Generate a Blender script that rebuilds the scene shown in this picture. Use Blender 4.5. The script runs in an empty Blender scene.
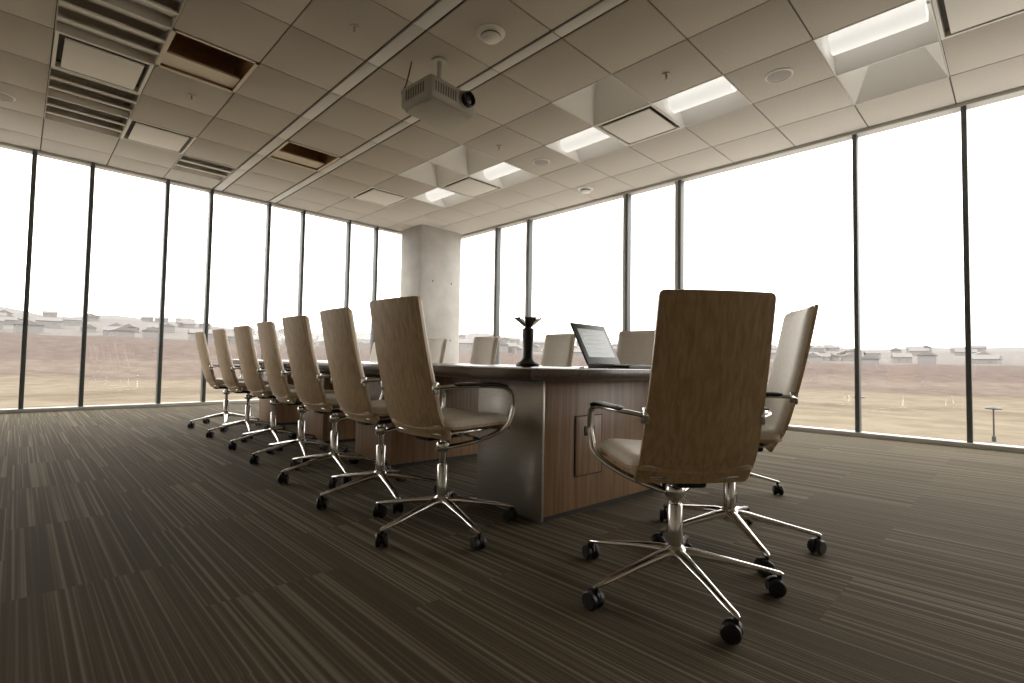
import bpy, bmesh, math, random
from mathutils import Vector, Matrix
random.seed(7)
H = 3.51; XR = 6.83; YL = 9.27; XB = -4.2; YB = -5.0
COL = bpy.context.scene.collection

# ---------------------------------------------------------------- materials
def mat(name, col, rough=0.6, metal=0.0, spec=0.5, emis=0.0):
    m = bpy.data.materials.new(name); m.use_nodes = True
    b = m.node_tree.nodes['Principled BSDF']
    b.inputs['Base Color'].default_value = (*col, 1)
    b.inputs['Roughness'].default_value = rough
    b.inputs['Metallic'].default_value = metal
    b.inputs['Specular IOR Level'].default_value = spec
    if emis:
        b.inputs['Emission Color'].default_value = (*col, 1)
        b.inputs['Emission Strength'].default_value = emis
    return m

def noisemat(name, stops, scale=(1, 1, 1), nscale=5, detail=6, rough=0.6, metal=0, spec=0.5, bump=0.0, distort=0.0, coord='Object'):
    m = mat(name, stops[0][1], rough, metal, spec)
    nt = m.node_tree; N = nt.nodes; L = nt.links; b = N['Principled BSDF']
    tc = N.new('ShaderNodeTexCoord'); mp = N.new('ShaderNodeMapping'); mp.inputs['Scale'].default_value = scale
    L.new(tc.outputs[coord], mp.inputs['Vector'])
    n = N.new('ShaderNodeTexNoise'); n.inputs['Scale'].default_value = nscale; n.inputs['Detail'].default_value = detail
    n.inputs['Distortion'].default_value = distort
    L.new(mp.outputs[0], n.inputs['Vector'])
    r = N.new('ShaderNodeValToRGB')
    e = r.color_ramp.elements
    e[0].position, e[0].color = stops[0][0], (*stops[0][1], 1)
    e[1].position, e[1].color = stops[1][0], (*stops[1][1], 1)
    for p, c in stops[2:]:
        k = e.new(p); k.color = (*c, 1)
    L.new(n.outputs['Fac'], r.inputs['Fac']); L.new(r.outputs['Color'], b.inputs['Base Color'])
    if bump:
        bp = N.new('ShaderNodeBump'); bp.inputs['Strength'].default_value = bump; bp.inputs['Distance'].default_value = 0.01
        L.new(n.outputs['Fac'], bp.inputs['Height']); L.new(bp.outputs['Normal'], b.inputs['Normal'])
    return m

M_wood = noisemat('oak_veneer', [(0.30, (0.44, 0.295, 0.16)), (0.70, (0.66, 0.48, 0.295))], (22, 22, 0.7), 3.2, 7, 0.33, distort=0.6)
M_tabwood = noisemat('walnut_veneer', [(0.3, (0.18, 0.10, 0.052)), (0.7, (0.33, 0.20, 0.112))], (16, 16, 0.7), 3, 8, 0.38, distort=0.5)
M_top = noisemat('dark_tabletop', [(0.3, (0.045, 0.028, 0.018)), (0.7, (0.085, 0.052, 0.032))], (10, 0.7, 10), 3, 8, 0.22, distort=0.4)
M_leather = noisemat('cream_leather', [(0.3, (0.68, 0.61, 0.50)), (0.7, (0.76, 0.69, 0.58))], (1, 1, 1), 60, 4, 0.5, bump=0.05)
M_chrome = mat('polished_chrome', (0.75, 0.74, 0.72), 0.14, 1.0)
M_steel = noisemat('brushed_steel_panel', [(0.3, (0.36, 0.335, 0.30)), (0.7, (0.44, 0.415, 0.375))], (1, 1, 40), 8, 3, 0.32, 0.7)
M_black = mat('black_plastic', (0.014, 0.013, 0.012), 0.45)
M_alum = mat('dark_aluminium', (0.085, 0.092, 0.092), 0.45, 0.4)
M_alumL = mat('light_aluminium', (0.50, 0.49, 0.46), 0.45, 0.2)
M_tile = noisemat('ceiling_tile_fibre', [(0.35, (0.50, 0.465, 0.41)), (0.65, (0.56, 0.52, 0.46))], (1, 1, 1), 90, 3, 0.9)
M_grid = mat('ceiling_grid_dark', (0.08, 0.072, 0.06), 0.8)  # dark backing for tile joints, vents and small openings
M_slot = mat('slot_diffuser', (0.70, 0.70, 0.68), 0.45)
M_white = mat('white_enamel', (0.84, 0.82, 0.77), 0.5)
M_coffer = mat('white_reflector', (0.9, 0.89, 0.86), 0.45)
M_lamp = mat('lamp_tube_white', (0.95, 0.94, 0.90), 0.5, emis=0.6)
M_brown = mat('bronze_recess', (0.36, 0.24, 0.13), 0.5)
M_ltan = mat('tan_edge', (0.75, 0.66, 0.52), 0.5)
M_conc = noisemat('raw_concrete', [(0.25, (0.40, 0.385, 0.36)), (0.75, (0.58, 0.56, 0.525))], (1, 1, 1), 2.2, 10, 0.85, bump=0.3)
M_wall = mat('painted_wall', (0.46, 0.41, 0.34), 0.8)
M_louv = mat('louver_housing', (0.62, 0.59, 0.53), 0.7)
M_proj = mat('projector_shell', (0.42, 0.40, 0.35), 0.5)
M_lens = mat('lens_glass', (0.01, 0.012, 0.02), 0.05)
M_screen = mat('laptop_screen', (0.20, 0.215, 0.215), 0.2, emis=0.6)
M_keys = mat('laptop_grey', (0.6, 0.59, 0.56), 0.4, 0.3)
M_line = mat('laptop_screen_content', (0.27, 0.29, 0.29), 0.3, emis=0.6)

# glass
M_glass = bpy.data.materials.new('window_glass'); M_glass.use_nodes = True
nt = M_glass.node_tree; nt.nodes.clear()
o = nt.nodes.new('ShaderNodeOutputMaterial'); mx = nt.nodes.new('ShaderNodeMixShader')
t = nt.nodes.new('ShaderNodeBsdfTransparent'); t.inputs[0].default_value = (0.97, 0.97, 0.96, 1)
g = nt.nodes.new('ShaderNodeBsdfGlossy'); g.inputs['Roughness'].default_value = 0.02
mx.inputs[0].default_value = 0.05
nt.links.new(t.outputs[0], mx.inputs[1]); nt.links.new(g.outputs[0], mx.inputs[2]); nt.links.new(mx.outputs[0], o.inputs[0])

# carpet
M_carpet = mat('striped_carpet', (0.1, 0.08, 0.06), 0.95, 0, 0.12)
nt = M_carpet.node_tree; N = nt.nodes; L = nt.links; b = N['Principled BSDF']
tc = N.new('ShaderNodeTexCoord')
sep = N.new('ShaderNodeSeparateXYZ'); L.new(tc.outputs['Object'], sep.inputs[0])
cmb0 = N.new('ShaderNodeCombineXYZ'); L.new(sep.outputs['Y'], cmb0.inputs['X']); L.new(sep.outputs['X'], cmb0.inputs['Y'])
br = N.new('ShaderNodeTexBrick'); br.inputs['Scale'].default_value = 1.0
br.inputs['Brick Width'].default_value = 0.9; br.inputs['Row Height'].default_value = 0.45
br.inputs['Mortar Size'].default_value = 0.0; br.offset = 0.5
br.inputs['Color1'].default_value = (0, 0, 0, 1); br.inputs['Color2'].default_value = (1, 1, 1, 1)
L.new(cmb0.outputs[0], br.inputs['Vector'])
def math_(op, a, bb):
    n = N.new('ShaderNodeMath'); n.operation = op
    for i, x in enumerate((a, bb)):
        if isinstance(x, (int, float)): n.inputs[i].default_value = x
        else: L.new(x, n.inputs[i])
    return n.outputs[0]
offx = math_('MULTIPLY', br.outputs['Color'], 13.7)
sx = math_('ADD', math_('MULTIPLY', sep.outputs['X'], 78.0), offx)
sy = math_('ADD', math_('MULTIPLY', sep.outputs['Y'], 0.25), math_('MULTIPLY', br.outputs['Color'], 9.0))
cmb = N.new('ShaderNodeCombineXYZ'); L.new(sx, cmb.inputs['X']); L.new(sy, cmb.inputs['Y'])
n1 = N.new('ShaderNodeTexNoise'); n1.inputs['Scale'].default_value = 1.0; n1.inputs['Detail'].default_value = 1.0
L.new(cmb.outputs[0], n1.inputs['Vector'])
rp = N.new('ShaderNodeValToRGB'); e = rp.color_ramp.elements
e[0].position = 0.44; e[0].color = (0.105, 0.085, 0.056, 1)
e[1].position = 0.64; e[1].color = (0.26, 0.218, 0.152, 1)
k = e.new(0.54); k.color = (0.145, 0.119, 0.080, 1)
L.new(n1.outputs['Fac'], rp.inputs['Fac'])
n2 = N.new('ShaderNodeTexNoise'); n2.inputs['Scale'].default_value = 160; L.new(tc.outputs['Object'], n2.inputs['Vector'])
mixc = N.new('ShaderNodeMix'); mixc.data_type = 'RGBA'; mixc.blend_type = 'MULTIPLY'; mixc.inputs['Factor'].default_value = 0.4
L.new(rp.outputs['Color'], mixc.inputs[6]); L.new(n2.outputs['Fac'], mixc.inputs[7])
tint = N.new('ShaderNodeMix'); tint.data_type = 'RGBA'; tint.blend_type = 'MULTIPLY'; tint.inputs['Factor'].default_value = 1
L.new(mixc.outputs[2], tint.inputs[6])
rg = N.new('ShaderNodeValToRGB'); rg.color_ramp.elements[0].color = (0.92, 0.92, 0.92, 1); rg.color_ramp.elements[1].color = (1.08, 1.08, 1.08, 1)
L.new(br.outputs['Color'], rg.inputs['Fac']); L.new(rg.outputs['Color'], tint.inputs[7])
L.new(tint.outputs[2], b.inputs['Base Color'])
bp = N.new('ShaderNodeBump'); bp.inputs['Strength'].default_value = 0.3; bp.inputs['Distance'].default_value = 0.003
L.new(n1.outputs['Fac'], bp.inputs['Height']); L.new(bp.outputs['Normal'], b.inputs['Normal'])

# ---------------------------------------------------------------- mesh builder
class MB:
    def __init__(s): s.v = []; s.f = []; s.m = []; s.mats = []
    def mi(s, m):
        if m not in s.mats: s.mats.append(m)
        return s.mats.index(m)
    def add(s, vs, fs, m):
        o = len(s.v); k = s.mi(m)
        s.v += [tuple(x) for x in vs]
        for f in fs: s.f.append(tuple(i + o for i in f)); s.m.append(k)
    def box(s, c, size, m, bev=0.0, rot=None, seg=2):
        bm = bmesh.new(); bmesh.ops.create_cube(bm, size=1)
        for v in bm.verts: v.co = Vector((v.co.x * size[0], v.co.y * size[1], v.co.z * size[2]))
        if bev: bmesh.ops.bevel(bm, geom=bm.edges[:], offset=bev, segments=seg, affect='EDGES', profile=0.5)
        R = rot if rot is not None else Matrix.Identity(3)
        bm.verts.index_update()
        vs = [R @ v.co + Vector(c) for v in bm.verts]
        fs = [[v.index for v in f.verts] for f in bm.faces]
        bm.free(); s.add(vs, fs, m)
    def bx(s, x0, x1, y0, y1, z0, z1, m, bev=0.0):
        s.box(((x0+x1)/2, (y0+y1)/2, (z0+z1)/2), (abs(x1-x0), abs(y1-y0), abs(z1-z0)), m, bev)
    def lathe(s, prof, m, origin=(0, 0, 0), rot=None, seg=20, caps=True):
        R = rot if rot is not None else Matrix.Identity(3); O = Vector(origin)
        vs = []; fs = []
        for r, z in prof:
            for i in range(seg):
                a = 2*math.pi*i/seg
                vs.append(R @ Vector((r*math.cos(a), r*math.sin(a), z)) + O)
        for j in range(len(prof)-1):
            for i in range(seg):
                i2 = (i+1) % seg
                fs.append((j*seg+i, j*seg+i2, (j+1)*seg+i2, (j+1)*seg+i))
        if caps:
            fs.append(tuple(reversed(range(seg)))); fs.append(tuple((len(prof)-1)*seg+i for i in range(seg)))
        s.add(vs, fs, m)
    def sweep(s, pts, m, ra, rb=None, seg=10, up=(0, 0, 1)):
        P = [Vector(p) for p in pts]; n = len(P)
        ra = ra if isinstance(ra, (list, tuple)) else [ra]*n
        rb = ra if rb is None else (rb if isinstance(rb, (list, tuple)) else [rb]*n)
        vs = []; fs = []; side = None
        for i in range(n):
            T = (P[min(i+1, n-1)] - P[max(i-1, 0)]).normalized()
            if side is None:
                side = T.cross(Vector(up))
                if side.length < 1e-3: side = T.cross(Vector((1, 0, 0)))
            side = (side - T*side.dot(T)).normalized()
            nn = side.cross(T)
            for k in range(seg):
                a = 2*math.pi*k/seg
                vs.append(P[i] + side*ra[i]*math.cos(a) + nn*rb[i]*math.sin(a))
        for j in range(n-1):
            for k in range(seg):
                k2 = (k+1) % seg
                fs.append((j*seg+k, j*seg+k2, (j+1)*seg+k2, (j+1)*seg+k))
        fs.append(tuple(reversed(range(seg)))); fs.append(tuple((n-1)*seg+i for i in range(seg)))
        s.add(vs, fs, m)
    def slab(s, P, nrm, W, Lh, rc, tf, tb, m, nu=14, nv=22, puff=0.0):
        ls = []
        for j in range(nv+1):
            q = j/nv; q = 0.5-0.5*math.cos(math.pi*q); ls.append(q*Lh)
        vs = []; fs = []
        for side, t in ((0, tf), (1, tb)):
            for l in ls:
                d = min(l, Lh-l); w = W/2
                if d < rc: w = W/2-rc+math.sqrt(max(0, rc*rc-(rc-d)**2))
                w = max(w, 0.004)
                for i in range(nu+1):
                    u = -math.cos(math.pi*i/nu); y = u*w
                    tt = t
                    if puff and side == 0:
                        e = max(abs(u), abs(2*l/Lh-1)); e = e**puff
                        tt = tb + (t-tb)*(max(0.0, 1-e)**0.5*0.8+0.2)
                    p = P(y, l); vs.append(p + nrm(y, l)*tt)
        n1 = nu+1; off = n1*(nv+1)
        for j in range(nv):
            for i in range(nu):
                a = j*n1+i
                fs.append((a, a+1, a+n1+1, a+n1)); fs.append((off+a, off+a+n1, off+a+n1+1, off+a+1))
        for j in range(nv):
            a = j*n1; fs.append((a, a+n1, off+a+n1, off+a))
            a = j*n1+nu; fs.append((a, off+a, off+a+n1, a+n1))
        for i in range(nu):
            fs.append((i, off+i, off+i+1, i+1)); a = nv*n1+i
            fs.append((a, a+1, off+a+1, off+a))
        s.add(vs, fs, m)
    def mesh(s, name, ang=35):
        me = bpy.data.meshes.new(name); me.from_pydata(s.v, [], s.f)
        for m in s.mats: me.materials.append(m)
        me.polygons.foreach_set('material_index', s.m)
        bm = bmesh.new(); bm.from_mesh(me); bmesh.ops.recalc_face_normals(bm, faces=bm.faces); bm.to_mesh(me); bm.free()
        me.polygons.foreach_set('use_smooth', [True]*len(me.polygons))
        me.set_sharp_from_angle(angle=math.radians(ang)); me.update()
        return me
    def obj(s, name, loc=(0, 0, 0), rz=0, ang=35):
        ob = bpy.data.objects.new(name, s.mesh(name, ang)); COL.objects.link(ob)
        ob.location = loc; ob.rotation_euler = (0, 0, rz); return ob

def catmull(pts, n=8):
    P = [Vector(p) for p in pts]; P = [P[0]*2-P[1]] + P + [P[-1]*2-P[-2]]; out = []
    for i in range(1, len(P)-2):
        for k in range(n):
            t = k/n; a, b_, c, d = P[i-1], P[i], P[i+1], P[i+2]
            out.append(0.5*((2*b_)+(-a+c)*t+(2*a-5*b_+4*c-d)*t*t+(-a+3*b_-3*c+d)*t**3))
    out.append(P[-2]); return out
RX90 = Matrix.Rotation(math.pi/2, 3, 'X')
RY90 = Matrix.Rotation(math.pi/2, 3, 'Y')

# ---------------------------------------------------------------- chair (faces local +X)
def chair_mesh(dz=0.0, star=41):
    b = MB()
    R = 0.345
    for k in range(5):
        a = math.radians(star+72*k); d = Vector((math.cos(a), math.sin(a), 0)); s_ = Vector((-d.y, d.x, 0))
        pts = [d*0.015+Vector((0, 0, 0.125)), d*0.07+Vector((0, 0, 0.122)), d*0.18+Vector((0, 0, 0.105)), d*0.29+Vector((0, 0, 0.085)), d*R+Vector((0, 0, 0.075)), d*(R+0.012)+Vector((0, 0, 0.073))]
        b.sweep(pts, M_chrome, [0.026, 0.022, 0.017, 0.013, 0.012, 0.006], [0.02, 0.018, 0.012, 0.009, 0.008, 0.004], 12)
        c = d*R
        b.lathe([(0.008, 0.035), (0.008, 0.07)], M_black, c, seg=10)
        ax = (s_*math.cos(0.5+k*0.9)+d*math.sin(0.5+k*0.9)).normalized()
        q = ax.to_track_quat('Z', 'Y').to_matrix()
        cc = c + Vector((0, 0, 0.029)) + ax.cross(Vector((0, 0, 1)))*0.012
        for sg in (-1, 1):
            b.lathe([(0.010, -0.010), (0.026, -0.010), (0.029, -0.006), (0.029, 0.006), (0.025, 0.010), (0.010, 0.010)], M_black, cc+ax*sg*0.016, q, 20)
        b.lathe([(0.026, -0.006), (0.0275, -0.004), (0.0275, 0.004), (0.026, 0.006)], M_black, cc+Vector((0, 0, 0.007)), q, 18)
    b.lathe([(0.030, 0.095), (0.038, 0.105), (0.038, 0.138), (0.028, 0.15)], M_chrome, seg=24)
    b.lathe([(0.026, 0.14), (0.026, 0.29), (0.022, 0.295)], M_chrome, seg=20)
    b.lathe([(0.016, 0.29), (0.016, 0.40+dz)], M_chrome, seg=16)
    base_n = len(b.v)
    b.lathe([(0.03, 0.315), (0.034, 0.325), (0.034, 0.35), (0.028, 0.36)], M_chrome, seg=20)
    b.box((-0.01, 0, 0.40), (0.24, 0.11, 0.045), M_black, 0.012)
    b.box((0.0, 0, 0.418), (0.30, 0.30, 0.012), M_chrome, 0.004)
    b.sweep([(0.02, -0.05, 0.40), (0.02, -0.15, 0.40), (0.02, -0.2, 0.395)], M_chrome, 0.006, seg=8)
    b.sweep([(0.02, -0.19, 0.395), (0.02, -0.225, 0.392)], M_black, 0.01, 0.005, seg=8)
    for sg in (-1, 1):
        pts = catmull([(-0.212, sg*0.188, 0.622), (-0.17, sg*0.235, 0.630), (-0.07, sg*0.252, 0.630), (0.10, sg*0.255, 0.624), (0.178, sg*0.255, 0.606),
                       (0.208, sg*0.253, 0.555), (0.202, sg*0.248, 0.49), (0.170, sg*0.232, 0.430), (0.10, sg*0.15, 0.375), (0.02, sg*0.04, 0.338), (0.0, sg*0.012, 0.335)], 6)
        b.sweep(pts, M_chrome, 0.0125, 0.0085, 10)
        pad = catmull([(-0.15, sg*0.245, 0.640), (-0.05, sg*0.253, 0.641), (0.08, sg*0.256, 0.639), (0.16, sg*0.256, 0.624)], 5)
        n = len(pad); b.sweep(pad, M_black, [0.010]+[0.018]*(n-2)+[0.010], [0.003]+[0.0065]*(n-2)+[0.003], 10)
        b.box((-0.208, sg*0.188, 0.622), (0.03, 0.02, 0.05), M_chrome, 0.006)
    Lb = 0.620; W = 0.378
    def xb(l):
        q = l/Lb; return -0.165 - 0.145*q - 0.010*math.sin(math.pi*q) + 0.03*math.exp(-((q)/0.10)**2)
    def Pb(y, l):
        q = l/Lb
        return Vector((xb(l) + 0.022*(2*y/W)**2*(1-0.2*q), y*(1.02-0.07*q), 0.402 + l*0.972))
    def Nb(y, l): return Vector((0.97, -0.25*y/W*1.0, 0.2)).normalized()
    b.slab(Pb, Nb, W, Lb, 0.018, 0.0, -0.013, M_wood, 14, 26)
    def Pb2(y, l): return Pb(y*0.985, l*0.985+0.006)
    b.slab(Pb2, Nb, W-0.004, Lb-0.006, 0.018, 0.030, 0.0, M_leather, 16, 28, puff=10)
    Ls = 0.44
    def Ps(y, l):
        x = -0.172 + l; f = l/Ls
        return Vector((x, y, 0.437 + 0.018*(2*y/0.46)**2 - 0.035*max(0, (f-0.75)/0.25)**2 + 0.012*max(0, (0.2-f)/0.2)**2 + 0.008*f))
    def Ns(y, l): return Vector((0, 0, 1))
    b.slab(Ps, Ns, 0.430, Ls, 0.06, 0.0, -0.012, M_wood, 14, 22)
    b.slab(Ps, Ns, 0.428, Ls-0.002, 0.06, 0.045, 0.0, M_leather, 16, 24, puff=8)
    for i in range(base_n, len(b.v)):
        x, y, z = b.v[i]; b.v[i] = (x, y, z+dz)
    return b.mesh('office_chair', 40)
CH = chair_mesh(0.040); CH0 = chair_mesh(-0.003); CHR = chair_mesh(0.03, 30)
def chair(x, y, deg, me=None):
    ob = bpy.data.objects.new('office_chair', me or CH); COL.objects.link(ob)
    ob.location = (x, y, 0); ob.rotation_euler = (0, 0, math.radians(deg))
    return ob
chair(1.668, 0.862, 51, CH0)
chair(2.28, 0.92, 122, CHR)
for i, (x, y) in enumerate([(1.45, 1.92), (1.50, 2.57), (1.55, 3.26), (1.61, 3.96), (1.66, 4.70), (1.69, 5.50), (1.72, 6.35)]):
    chair(x, y, [3, -2, 1, -3, 2, 0, -2][i])
for i, (x, y) in enumerate([(3.22, 1.38), (3.24, 2.13), (3.28, 3.00), (3.32, 4.05), (3.36, 5.0), (3.40, 5.75), (3.44, 6.5)]):
    chair(x, y, 180+[-4, 2, -2, 3, 0, 2, -2][i])

# ---------------------------------------------------------------- table
b = MB()
b.bx(-0.8, 0.8, 0, 5.6, 0.706, 0.751, M_top, 0.006)
b.bx(-0.74, 0.74, 0.06, 5.54, 0.694, 0.706, M_black)
for (y0, y1) in [(0.22, 0.72), (1.75, 2.35), (3.05, 3.65), (4.6, 5.1)]:
    b.bx(-0.50, 0.50, y0, y1, 0.03, 0.694, M_tabwood, 0.002)
    b.bx(-0.48, 0.48, y0+0.02, y1-0.02, 0.0, 0.03, M_black)
b.bx(-0.516, -0.50, 0.215, 0.725, 0.012, 0.694, M_steel, 0.002)
b.bx(0.50, 0.516, 0.215, 0.725, 0.012, 0.694, M_steel, 0.002)
px0, px1, pz0, pz1 = -0.27, -0.07, 0.20, 0.50
b.bx(px0, px1, 0.212, 0.22, pz0, pz1, M_tabwood, 0.002)
for a in ((px0-0.007, px0, pz0-0.007, pz1+0.007), (px1, px1+0.007, pz0-0.007, pz1+0.007), (px0, px1, pz0-0.007, pz0), (px0, px1, pz1, pz1+0.007)):
    b.bx(a[0], a[1], 0.214, 0.222, a[2], a[3], M_black)
b.bx(px0+0.06, px1-0.06, 0.207, 0.213, 0.40, 0.45, M_black, 0.002)
b.obj('conference_table', (2.32, 1.38, 0), math.radians(-3.4))

# laptop
b = MB(); q_ = 1.1
b.bx(-0.17*q_, 0.17*q_, -0.12*q_, 0.12*q_, 0.0, 0.020, M_black, 0.004)
b.bx(-0.15*q_, 0.15*q_, -0.03, 0.10, 0.020, 0.022, M_keys)
for i in range(5):
    for j in range(12):
        b.box((-0.154+j*0.028, -0.02+i*0.026, 0.0235), (0.023, 0.020, 0.004), M_black, 0.001, seg=1)
b.bx(-0.045, 0.045, -0.115, -0.050, 0.020, 0.0215, M_keys)
Rl = Matrix.Rotation(math.radians(-27), 3, 'X')
def onl(x, y, z): return Rl @ Vector((x, y, z)) + Vector((0, 0.132, 0.018))
b.box(onl(0, 0, 0.138), (0.372, 0.014, 0.275), M_black, 0.005, Rl)
b.box(onl(0, -0.0078, 0.142), (0.30, 0.002, 0.19), M_screen, 0, Rl)
for zz in (0.215, 0.185, 0.155, 0.125, 0.095):
    b.box(onl(-0.03, -0.0092, zz-0.015), (0.19, 0.001, 0.010), M_line, 0, Rl)
b.box(onl(0, 0, 0.0), (0.2, 0.018, 0.018), M_black, 0.004, Rl)
b.obj('laptop', (2.52, 1.62, 0.751), math.radians(4))

# round-table conference camera
b = MB()
b.lathe([(0.07, 0), (0.075, 0.008), (0.072, 0.02), (0.045, 0.032), (0.034, 0.05), (0.03, 0.10), (0.032, 0.15), (0.036, 0.19), (0.036, 0.235), (0.02, 0.24)], M_black, seg=28)
for k in range(5):
    a = 2*math.pi*k/5+0.3; d = Vector((math.cos(a), math.sin(a), 0)); s_ = Vector((-d.y, d.x, 0))
    lo = d*0.02+Vector((0, 0, 0.245)); hi = d*0.082+Vector((0, 0, 0.30))
    n = Vector((-(hi-lo).z*d.x, -(hi-lo).z*d.y, 0.052)).normalized()
    vs = [lo-s_*0.012, lo+s_*0.012, hi+s_*0.038, hi-s_*0.038]; vs += [v+n*0.004 for v in vs]
    b.add(vs, [(0, 1, 2, 3), (7, 6, 5, 4), (0, 4, 5, 1), (1, 5, 6, 2), (2, 6, 7, 3), (3, 7, 4, 0)], M_chrome)
b.lathe([(0.02, 0.236), (0.022, 0.265), (0.018, 0.295), (0.03, 0.302), (0.01, 0.31)], M_black, seg=16)
b.obj('conference_camera', (2.26, 2.15, 0.751))
b = MB(); b.box((0, 0, 0.003), (0.21, 0.297, 0.006), M_white, 0.001)
b.obj('notepad', (2.86, 1.80, 0.751), 0.25)
b = MB(); b.lathe([(0.001, 0), (0.004, 0.01), (0.0045, 0.13), (0.003, 0.135)], M_black, (0, 0, 0.0045), RY90, 10)
b.obj('pen', (2.02, 1.56, 0.751), 0.5)

# ---------------------------------------------------------------- room shell
b = MB(); b.bx(XB, XR, YB, YL, -0.3, 0.0, M_carpet); b.obj('floor')
b = MB(); b.bx(XB-0.2, XR+0.2, YB-0.2, YL+0.2, 4.1, 4.3, M_wall); b.obj('ceiling_slab')
b = MB(); b.bx(XB-0.2, XR+0.2, YL+0.0, YL+0.2, H+0.0, 4.1, M_alumL); b.bx(XB-0.2, XR+0.2, YL, YL+0.2, -1.2, 0.0, M_alumL); b.obj('wall_left')
b = MB(); b.bx(XR, XR+0.2, YB-0.2, YL, H, 4.1, M_alumL); b.bx(XR, XR+0.2, YB-0.2, YL, -1.2, 0.0, M_alumL); b.obj('wall_right')
b = MB(); b.bx(XB-0.2, XR, YB-0.2, YB, -0.3, 4.1, M_wall); b.obj('wall_back')
b = MB(); b.bx(XB-0.2, XB, YB, YL, -0.3, 4.1, M_wall); b.obj('wall_entry')
b = MB(); b.bx(XB+0.0, XR-0.12, YB, YB+0.015, 0, 0.1, M_black); b.obj('baseboard_back')
b = MB(); b.bx(XB, XB+0.015, YB+0.02, YL-0.1, 0, 0.1, M_black); b.obj('baseboard_entry')

# windows
b = MB()
xs = []
x = 0.07-4.5
while x < XR: xs += [x, x+0.6]; x += 1.5
for x in xs:
    if XB+0.05 < x < XR-0.05:
        b.bx(x-0.025, x+0.025, YL-0.05, YL+0.07, 0.0, H, M_alum, 0.004)
b.bx(XB, XR, YL-0.07, YL+0.09, 0, 0.05, M_alumL, 0.004); b.bx(XB, XR, YL-0.05, YL+0.09, H-0.04, H, M_alumL, 0.004)
b.bx(XB, XR, YL+0.02, YL+0.024, 0.05, H-0.04, M_glass)
b.obj('window_1')
b = MB()
for y in (-4.7, -2.6, -1.7, 0.37, 1.31, 3.46, 4.35, 6.5, 7.38):
    b.bx(XR-0.04, XR+0.07, y-0.022, y+0.022, 0.0, H, M_alum, 0.004)
    if y in (4.35, 7.38, 3.46, 6.5):
        b.bx(XR-0.01, XR+0.05, y+0.025, y+0.085, 0.0, H, M_alumL, 0.003)
b.bx(XR-0.07, XR+0.09, YB, YL-0.1, 0, 0.05, M_alumL, 0.004); b.bx(XR-0.05, XR+0.09, YB, YL-0.1, H-0.04, H, M_alumL, 0.004)
b.bx(XR+0.02, XR+0.024, YB, YL-0.1, 0.05, H-0.04, M_glass)
b.obj('window_2')
b = MB(); b.bx(XR-0.08, XR+0.12, YL-0.08, YL+0.12, 0, H, M_alum, 0.004); b.obj('trim_1')

# pillar
b = MB(); b.bx(5.70, 6.72, 8.42, 9.16, 0, H-0.001, M_conc, 0.012)
for z in (1.2, 2.4):
    for x in (6.0, 6.48): b.lathe([(0.018, 0), (0.014, 0.004)], M_grid, (x, 8.42, z), RX90, 12)
b.obj('concrete_column')

# ---------------------------------------------------------------- ceiling
SA = (2.17, 2.32); SB = (3.03, 3.17)
xl = [XB, -3.38, -2.68, -1.98, -1.28, -0.58, 0.12, 0.82, 1.50, SA[0]]
xcols = list(zip(xl[:-1], xl[1:])) + [(SA[1], SB[0])]
p = (XR-SB[1])/5
xcols += [(SB[1]+i*p, SB[1]+(i+1)*p) for i in range(5)]
ylines = [YB]+[0.425+0.75*i for i in range(-7, 12)]+[YL]
ylines = [y for y in ylines if YB <= y <= YL]
yrows = list(zip(ylines[:-1], ylines[1:]))
def col(x): return next(i for i, (a, c) in enumerate(xcols) if a <= x < c)
def row(y): return next(i for i, (a, c) in enumerate(yrows) if a <= y < c)
TUBE = {(col(5.0), row(y)) for y in (0.8, 2.3, 3.8, 5.3, 6.8)}
COFF = {(col(4.25), row(y)) for y in (3.05, 6.05, 0.05)} | {(col(5.7), row(y)) for y in (0.8,)} | {(col(4.25), row(5.3))}
VENT = {(col(5.0), row(y)) for y in (3.05, 6.05, 0.05)} | {(col(4.25), row(7.55)), (col(1.2), row(7.55)), (col(0.5), row(6.05))}
BROWN = {(col(1.2), row(5.3)), (col(2.7), row(6.8))}
LOUV = {(col(0.5), row(y)) for y in (4.55, 5.3, 6.8, 7.55)} | {(col(1.9), row(8.3))}
ct = MB(); fx = {'TUBE': [], 'COFF': [], 'VENT': [], 'BROWN': [], 'LOUV': []}
for i, (x0, x1) in enumerate(xcols):
    for j, (y0, y1) in enumerate(yrows):
        k = (i, j); hit = None
        for nm, st in (('TUBE', TUBE), ('COFF', COFF), ('VENT', VENT), ('BROWN', BROWN), ('LOUV', LOUV)):
            if k in st: hit = nm
        if hit: fx[hit].append((x0, x1, y0, y1))
        else:
            g = 0.006
            ct.bx(x0+g, x1-g, y0+g, y1-g, H, H+0.02, M_tile, 0.003)
            ct.bx(x0, x1, y0, y1, H+0.012, H+0.03, M_grid)
for (x0, x1) in (SA, SB):
    ct.bx(x0, x1, YB, YL, H+0.05, H+0.06, M_grid)
    ct.bx(x0, x0+0.006, YB, YL, H, H+0.05, M_grid); ct.bx(x1-0.006, x1, YB, YL, H, H+0.05, M_grid)
    for (y0, y1) in yrows:
        ct.bx(x0+0.018, x1-0.018, y0+0.006, y1-0.006, H-0.002, H+0.03, M_slot, 0.002)
ct.obj('ceiling')
def shaft(b, x0, x1, y0, y1, zt, m, inset=0.0):
    t = 0.006; 
    for (a, c, d, e) in ((x0, x0+t, y0, y1), (x1-t, x1, y0, y1), (x0+t, x1-t, y0, y0+t), (x0+t, x1-t, y1-t, y1)):
        b.bx(a, c, d, e, H-0.004, zt, m)
    b.bx(x0, x1, y0, y1, zt, zt+0.01, m)
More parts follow.
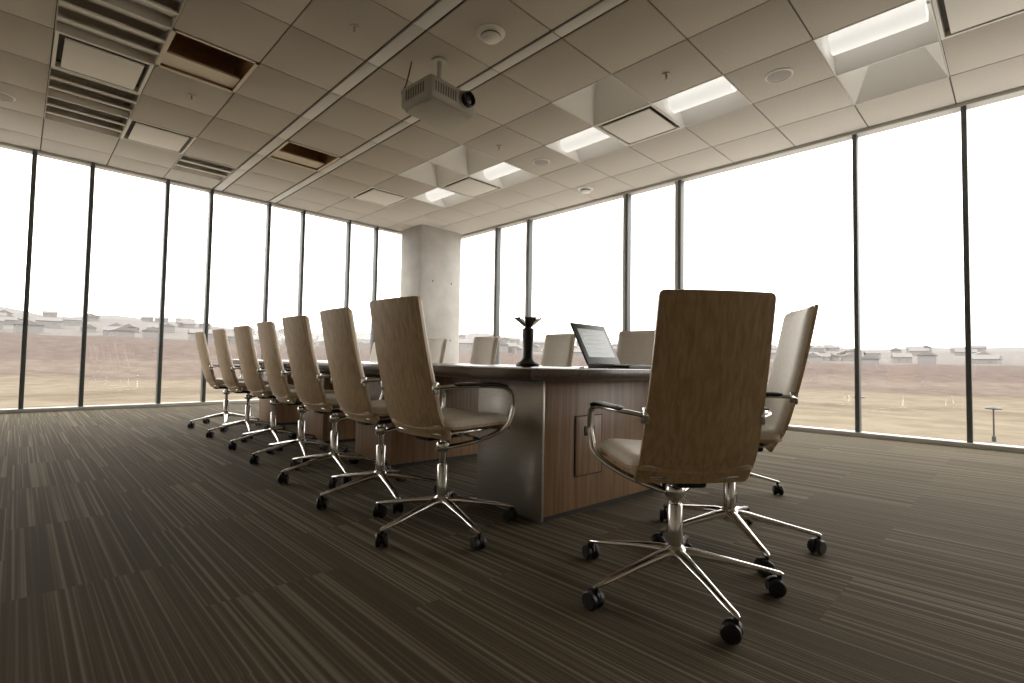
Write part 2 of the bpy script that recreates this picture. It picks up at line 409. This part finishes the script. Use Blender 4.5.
for (x0, x1, y0, y1) in fx['TUBE']:
    b = MB(); shaft(b, x0, x1, y0, y1, H+0.26, M_coffer)
    xm = (x0+x1)/2; ym = (y0+y1)/2
    for (xa, xb_) in ((x0+0.01, xm-0.17), (x1-0.01, xm+0.17)):
        b.add([(xa, y0+0.008, H+0.0), (xa, y1-0.008, H), (xb_, y1-0.008, H+0.24), (xb_, y0+0.008, H+0.24)], [(0, 1, 2, 3)], M_coffer)
    n = 12; vs = []; fs = []
    for yy in (y0+0.05, y1-0.05):
        for q in range(n+1):
            a = math.pi*q/n; vs.append((xm-0.115*math.cos(a), yy, H+0.14-0.125*math.sin(a)))
    for q in range(n): fs.append((q, q+1, n+2+q, n+1+q))
    fs.append(tuple(range(n+1))); fs.append(tuple(range(n+1, 2*n+2)))
    b.add(vs, fs, M_lamp)
    b.obj('ceiling_light')
for (x0, x1, y0, y1) in fx['COFF']:
    b = MB(); shaft(b, x0, x1, y0, y1, H+0.42, M_coffer)
    zt = H+0.36
    A = [(x0+.01, y0+.01, H), (x1-.01, y0+.01, H), (x1-.01, y1-.01, H), (x0+.01, y1-.01, H)]
    B = [(x0+.2, y0+.2, zt), (x1-.2, y0+.2, zt), (x1-.2, y1-.2, zt), (x0+.2, y1-.2, zt)]
    b.add(A+B, [(0, 1, 5, 4), (1, 2, 6, 5), (2, 3, 7, 6), (3, 0, 4, 7), (4, 5, 6, 7)], M_coffer)
    b.obj('ceiling_coffer', ang=20)
for (x0, x1, y0, y1) in fx['VENT']:
    b = MB(); t = 0.03
    b.bx(x0+.004, x1-.004, y0+.004, y1-.004, H+0.05, H+0.06, M_grid)
    for (a, c, d, e) in ((x0+.004, x0+t, y0+.004, y1-.004), (x1-t, x1-.004, y0+.004, y1-.004), (x0+t, x1-t, y0+.004, y0+t), (x0+t, x1-t, y1-t, y1-.004)):
        b.bx(a, c, d, e, H-0.004, H+0.05, M_white)
    b.bx(x0+0.07, x1-0.07, y0+0.07, y1-0.07, H-0.012, H+0.0, M_white, 0.004)
    b.bx(x0+0.2, x1-0.2, y0+0.2, y1-0.2, H, H+0.05, M_grid)
    b.obj('air_diffuser')
for (x0, x1, y0, y1) in fx['BROWN']:
    b = MB(); shaft(b, x0, x1, y0, y1, H+0.30, M_brown)
    for (a, c, d, e) in ((x0-0.0, x0+0.03, y0, y1), (x1-0.03, x1, y0, y1), (x0, x1, y0, y0+0.03), (x0, x1, y1-0.03, y1)):
        b.bx(a, c, d, e, H-0.006, H+0.004, M_ltan)
    b.bx(x0+0.03, x1-0.03, (y0+y1)/2+0.10, y1-0.04, H+0.02, H+0.04, M_ltan)
    b.obj('ceiling_recess')
for (x0, x1, y0, y1) in fx['LOUV']:
    b = MB(); shaft(b, x0, x1, y0, y1, H+0.16, M_louv)
    for q in range(3):
        yy = y0+0.12+q*0.25
        b.add([(x0+.01, yy-.11, H+0.005), (x1-.01, yy-.11, H+0.005), (x1-.01, yy+.10, H+0.07), (x0+.01, yy+.10, H+0.07)], [(0, 1, 2, 3)], M_white)
        b.bx(x0+.008, x1-.008, yy-.12, yy-.09, H-0.004, H+0.01, M_white)
    b.obj('ceiling_louver', ang=10)

def disc(name, x, y, r, m2=M_slot):
    b = MB(); b.lathe([(r, H), (r, H-0.008), (r*0.88, H-0.014), (r*0.86, H-0.008), (0.01, H-0.008)], M_white, seg=28, caps=True)
    b.lathe([(r*0.84, H-0.009), (r*0.8, H-0.011), (0.005, H-0.012)], m2, seg=28)
    b.obj(name, (x, y, 0))
M_grille = mat('speaker_grille', (0.38, 0.365, 0.335), 0.7)
for a in ((4.99, 1.55), (4.99, 4.55), (-0.23, 7.55)): disc('ceiling_speaker', a[0], a[1], 0.12, M_grille)
def smoke(x, y):
    b = MB(); b.lathe([(0.12, H), (0.12, H-0.012), (0.085, H-0.02), (0.08, H-0.05), (0.06, H-0.065), (0.01, H-0.07)], M_white, seg=28)
    b.lathe([(0.083, H-0.026), (0.0835, H-0.042)], M_grid, seg=28)
    b.obj('smoke_detector', (x, y, 0))
smoke(2.70, 3.05); smoke(6.25, 4.75)
def sprink(x, y):
    b = MB(); b.lathe([(0.035, H-0.001), (0.033, H-0.01), (0.012, H-0.012), (0.010, H-0.035), (0.006, H-0.04), (0.006, H-0.055), (0.022, H-0.057), (0.022, H-0.06), (0.004, H-0.062)], M_alumL, seg=18)
    b.obj('fire_sprinkler', (x, y, 0))
for a in ((4.25, 2.3), (1.2, 6.05), (1.87, 3.8), (4.25, 4.6)): sprink(*a)

# projector
b = MB()
b.box((0, 0, 0), (0.54, 0.43, 0.20), M_proj, 0.04, seg=4)
b.box((0, 0.0, -0.11), (0.47, 0.36, 0.03), M_proj, 0.012)
b.box((0, 0.02, 0.103), (0.2, 0.2, 0.012), M_alumL, 0.003)
for i in range(9): b.box((-0.21+i*0.028, -0.214, 0.0), (0.012, 0.006, 0.09), M_grid)
for i in range(8): b.box((-0.269, -0.12+i*0.034, 0.0), (0.006, 0.016, 0.09), M_grid)
b.lathe([(0.085, 0.18), (0.085, 0.22), (0.076, 0.225)], M_proj, (0.14, 0, 0.01), RX90, 28)
b.lathe([(0.066, 0.19), (0.068, 0.265), (0.060, 0.27), (0.056, 0.245), (0.01, 0.242)], M_black, (0.14, 0, 0.01), RX90, 28)
b.lathe([(0.054, 0.244), (0.034, 0.256), (0.004, 0.261)], M_lens, (0.14, 0, 0.01), RX90, 24)
b.lathe([(0.022, 0.09), (0.022, 0.38)], M_alumL, seg=16)
b.lathe([(0.07, 0.377), (0.07, 0.392), (0.022, 0.394)], M_alumL, seg=24)
for sg in (-1, 1):
    b.sweep([(sg*0.09, 0.02, 0.10), (sg*0.06, 0.02, 0.14), (0, 0.0, 0.16)], M_alumL, 0.01, seg=8)
b.sweep(catmull([(-0.15, 0.19, 0.03), (-0.2, 0.28, 0.1), (-0.17, 0.26, 0.2), (-0.16, 0.2, 0.39)]), M_black, 0.006, seg=8)
b.obj('ceiling_projector', (2.64, 3.68, H-0.395), math.radians(4))

# ---------------------------------------------------------------- exterior
def sm(a, c, x):
    t = max(0, min(1, (x-a)/(c-a))); return t*t*(3-2*t)
def terr(x, y):
    d = math.hypot(x, y); a = math.atan2(y, x)
    k = 0.42+0.36*sm(0.1, 1.5, a) if a > 0 else 0.42
    z = -6.0
    wob = math.sin(a*9)*0.5+math.sin(a*23+1)*0.3+math.sin(a*51+2)*0.2
    z += (sm(170, 330, d)*20 + wob*2.0*sm(170, 330, d))*k
    z += sm(330, 900, d)*48*k + sm(330, 900, d)*wob*4*k
    z += sm(1000, 3200, d)*(150+wob*60)*k
    return z
b = MB(); nr = 60; na = 240; vs = []; fs = []
for j in range(nr+1):
    d = 14*(3600/14)**(j/nr)
    for i in range(na):
        a = 2*math.pi*i/na; x = d*math.cos(a); y = d*math.sin(a); vs.append((x, y, terr(x, y)))
for j in range(nr):
    for i in range(na):
        i2 = (i+1) % na; fs.append((j*na+i, j*na+i2, (j+1)*na+i2, (j+1)*na+i))
M_ter = mat('dry_prairie_hazed', (0.4, 0.3, 0.2), 0.95, 0, 0.0)  # distance haze is painted in: the colour ramp pales towards the hills
nt = M_ter.node_tree; N = nt.nodes; L = nt.links; bs = N['Principled BSDF']
geo = N.new('ShaderNodeNewGeometry')
s1 = N.new('ShaderNodeVectorMath'); s1.operation = 'MULTIPLY'; s1.inputs[1].default_value = (1, 1, 0); L.new(geo.outputs['Position'], s1.inputs[0])
ln = N.new('ShaderNodeVectorMath'); ln.operation = 'LENGTH'; L.new(s1.outputs[0], ln.inputs[0])
nz = N.new('ShaderNodeTexNoise'); nz.inputs['Scale'].default_value = 0.03; nz.inputs['Detail'].default_value = 8; L.new(geo.outputs['Position'], nz.inputs['Vector'])
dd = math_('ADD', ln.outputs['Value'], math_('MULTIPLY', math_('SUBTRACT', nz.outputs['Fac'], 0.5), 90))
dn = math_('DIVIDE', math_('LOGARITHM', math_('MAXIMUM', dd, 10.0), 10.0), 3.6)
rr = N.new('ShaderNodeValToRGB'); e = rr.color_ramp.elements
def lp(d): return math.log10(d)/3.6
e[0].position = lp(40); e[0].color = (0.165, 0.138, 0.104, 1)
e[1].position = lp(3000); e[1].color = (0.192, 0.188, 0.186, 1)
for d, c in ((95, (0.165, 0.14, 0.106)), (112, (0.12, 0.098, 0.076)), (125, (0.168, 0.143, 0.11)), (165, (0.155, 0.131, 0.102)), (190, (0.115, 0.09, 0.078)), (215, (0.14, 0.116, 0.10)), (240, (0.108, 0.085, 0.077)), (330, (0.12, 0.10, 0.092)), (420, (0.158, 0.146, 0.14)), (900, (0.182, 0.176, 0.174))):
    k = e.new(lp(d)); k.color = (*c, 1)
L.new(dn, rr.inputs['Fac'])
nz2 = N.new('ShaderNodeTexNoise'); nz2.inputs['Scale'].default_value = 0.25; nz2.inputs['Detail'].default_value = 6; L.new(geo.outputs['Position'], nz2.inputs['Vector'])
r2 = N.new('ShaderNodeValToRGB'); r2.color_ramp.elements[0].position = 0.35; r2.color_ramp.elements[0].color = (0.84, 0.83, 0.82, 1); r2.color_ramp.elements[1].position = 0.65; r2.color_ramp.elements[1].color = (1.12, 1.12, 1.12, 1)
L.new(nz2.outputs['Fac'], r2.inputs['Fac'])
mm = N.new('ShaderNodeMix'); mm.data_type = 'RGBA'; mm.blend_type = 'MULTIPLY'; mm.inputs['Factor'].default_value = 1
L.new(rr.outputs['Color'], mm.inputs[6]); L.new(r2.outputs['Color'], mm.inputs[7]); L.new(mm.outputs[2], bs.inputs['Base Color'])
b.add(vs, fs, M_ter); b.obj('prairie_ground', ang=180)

M_hw = mat('house_siding_hazed', (0.19, 0.184, 0.18), 0.8); M_hr = mat('house_roof_hazed', (0.158, 0.148, 0.145), 0.9); M_hd = mat('house_window_hazed', (0.14, 0.14, 0.142), 0.4)  # pale, low-contrast house colours with haze painted in
b = MB()
for i in range(190):
    a = math.radians(random.uniform(2, 92)); d = random.uniform(330, 800)
    x = d*math.cos(a); y = d*math.sin(a); z = terr(x, y)-0.5
    w, l, h = random.uniform(9, 15), random.uniform(8, 12), random.uniform(3.5, 6)
    R = Matrix.Rotation(a+random.choice((0, 1.57))+random.uniform(-.2, .2), 3, 'Z'); O = Vector((x, y, z))
    b.box(O+Vector((0, 0, h/2)), (w, l, h), M_hw, 0, R)
    e_ = 0.6; rh = 2.8
    vs = [(-w/2-e_, -l/2-e_, h), (w/2+e_, -l/2-e_, h), (w/2+e_, l/2+e_, h), (-w/2-e_, l/2+e_, h), (-w/2-e_, 0, h+rh), (w/2+e_, 0, h+rh)]
    b.add([R @ Vector(v)+O for v in vs], [(0, 1, 5, 4), (2, 3, 4, 5), (0, 4, 3), (1, 2, 5), (0, 3, 2, 1)], M_hr)
    for sx_ in (-0.25, 0.25):
        for yy in (-l/2-0.03, l/2+0.03): b.box(R @ Vector((sx_*w, yy, h*0.55))+O, (1.4, 0.1, 1.4), M_hd, 0, R)
b.obj('distant_houses', ang=20)
for (x, y) in ((66, 1.9), (74, 14)):
    b = MB(); b.lathe([(0.16, 0), (0.16, 0.5), (0.07, 0.55), (0.06, 3.0)], M_black, seg=12)
    b.lathe([(0.1, 3.0), (0.62, 3.06), (0.62, 3.16), (0.2, 3.3), (0.02, 3.34)], M_black, seg=20)
    b.obj('street_lamp', (x, y, -6))

# ---------------------------------------------------------------- world
w = bpy.data.worlds.new('overcast_sky'); bpy.context.scene.world = w; w.use_nodes = True
nt = w.node_tree; bg = nt.nodes['Background']; bg.inputs['Strength'].default_value = 5.0
tc = nt.nodes.new('ShaderNodeTexCoord'); sp = nt.nodes.new('ShaderNodeSeparateXYZ'); nt.links.new(tc.outputs['Generated'], sp.inputs[0])
cr = nt.nodes.new('ShaderNodeValToRGB'); e = cr.color_ramp.elements
e[0].position = 0.0; e[0].color = (0.96, 0.92, 0.88, 1); e[1].position = 0.5; e[1].color = (1.0, 0.972, 0.925, 1)
nt.links.new(sp.outputs['Z'], cr.inputs['Fac']); nt.links.new(cr.outputs['Color'], bg.inputs['Color'])

# ---------------------------------------------------------------- camera
fwdh = Vector((math.cos(math.radians(45.4)), math.sin(math.radians(45.4)), 0))
pit = 0.040; rho = 0.017
fwd = fwdh*math.cos(pit)+Vector((0, 0, 1))*math.sin(pit)
r0 = fwdh.cross(Vector((0, 0, 1))).normalized(); u0 = r0.cross(fwd)
r = r0*math.cos(rho)+u0*math.sin(rho); u = -r0*math.sin(rho)+u0*math.cos(rho)
cd = bpy.data.cameras.new('camera'); cam = bpy.data.objects.new('camera', cd); COL.objects.link(cam)
M = Matrix((r, u, -fwd)).transposed().to_4x4(); M.translation = Vector((0, 0, 0.78)); cam.matrix_world = M
cd.sensor_width = 36; cd.sensor_fit = 'HORIZONTAL'; cd.lens = 36*502/1024; cd.clip_start = 0.05; cd.clip_end = 8000
bpy.context.scene.camera = cam
bpy.context.scene.view_settings.view_transform = 'Standard'
bpy.context.scene.view_settings.look = 'None'
bpy.context.scene.view_settings.gamma = 1.08
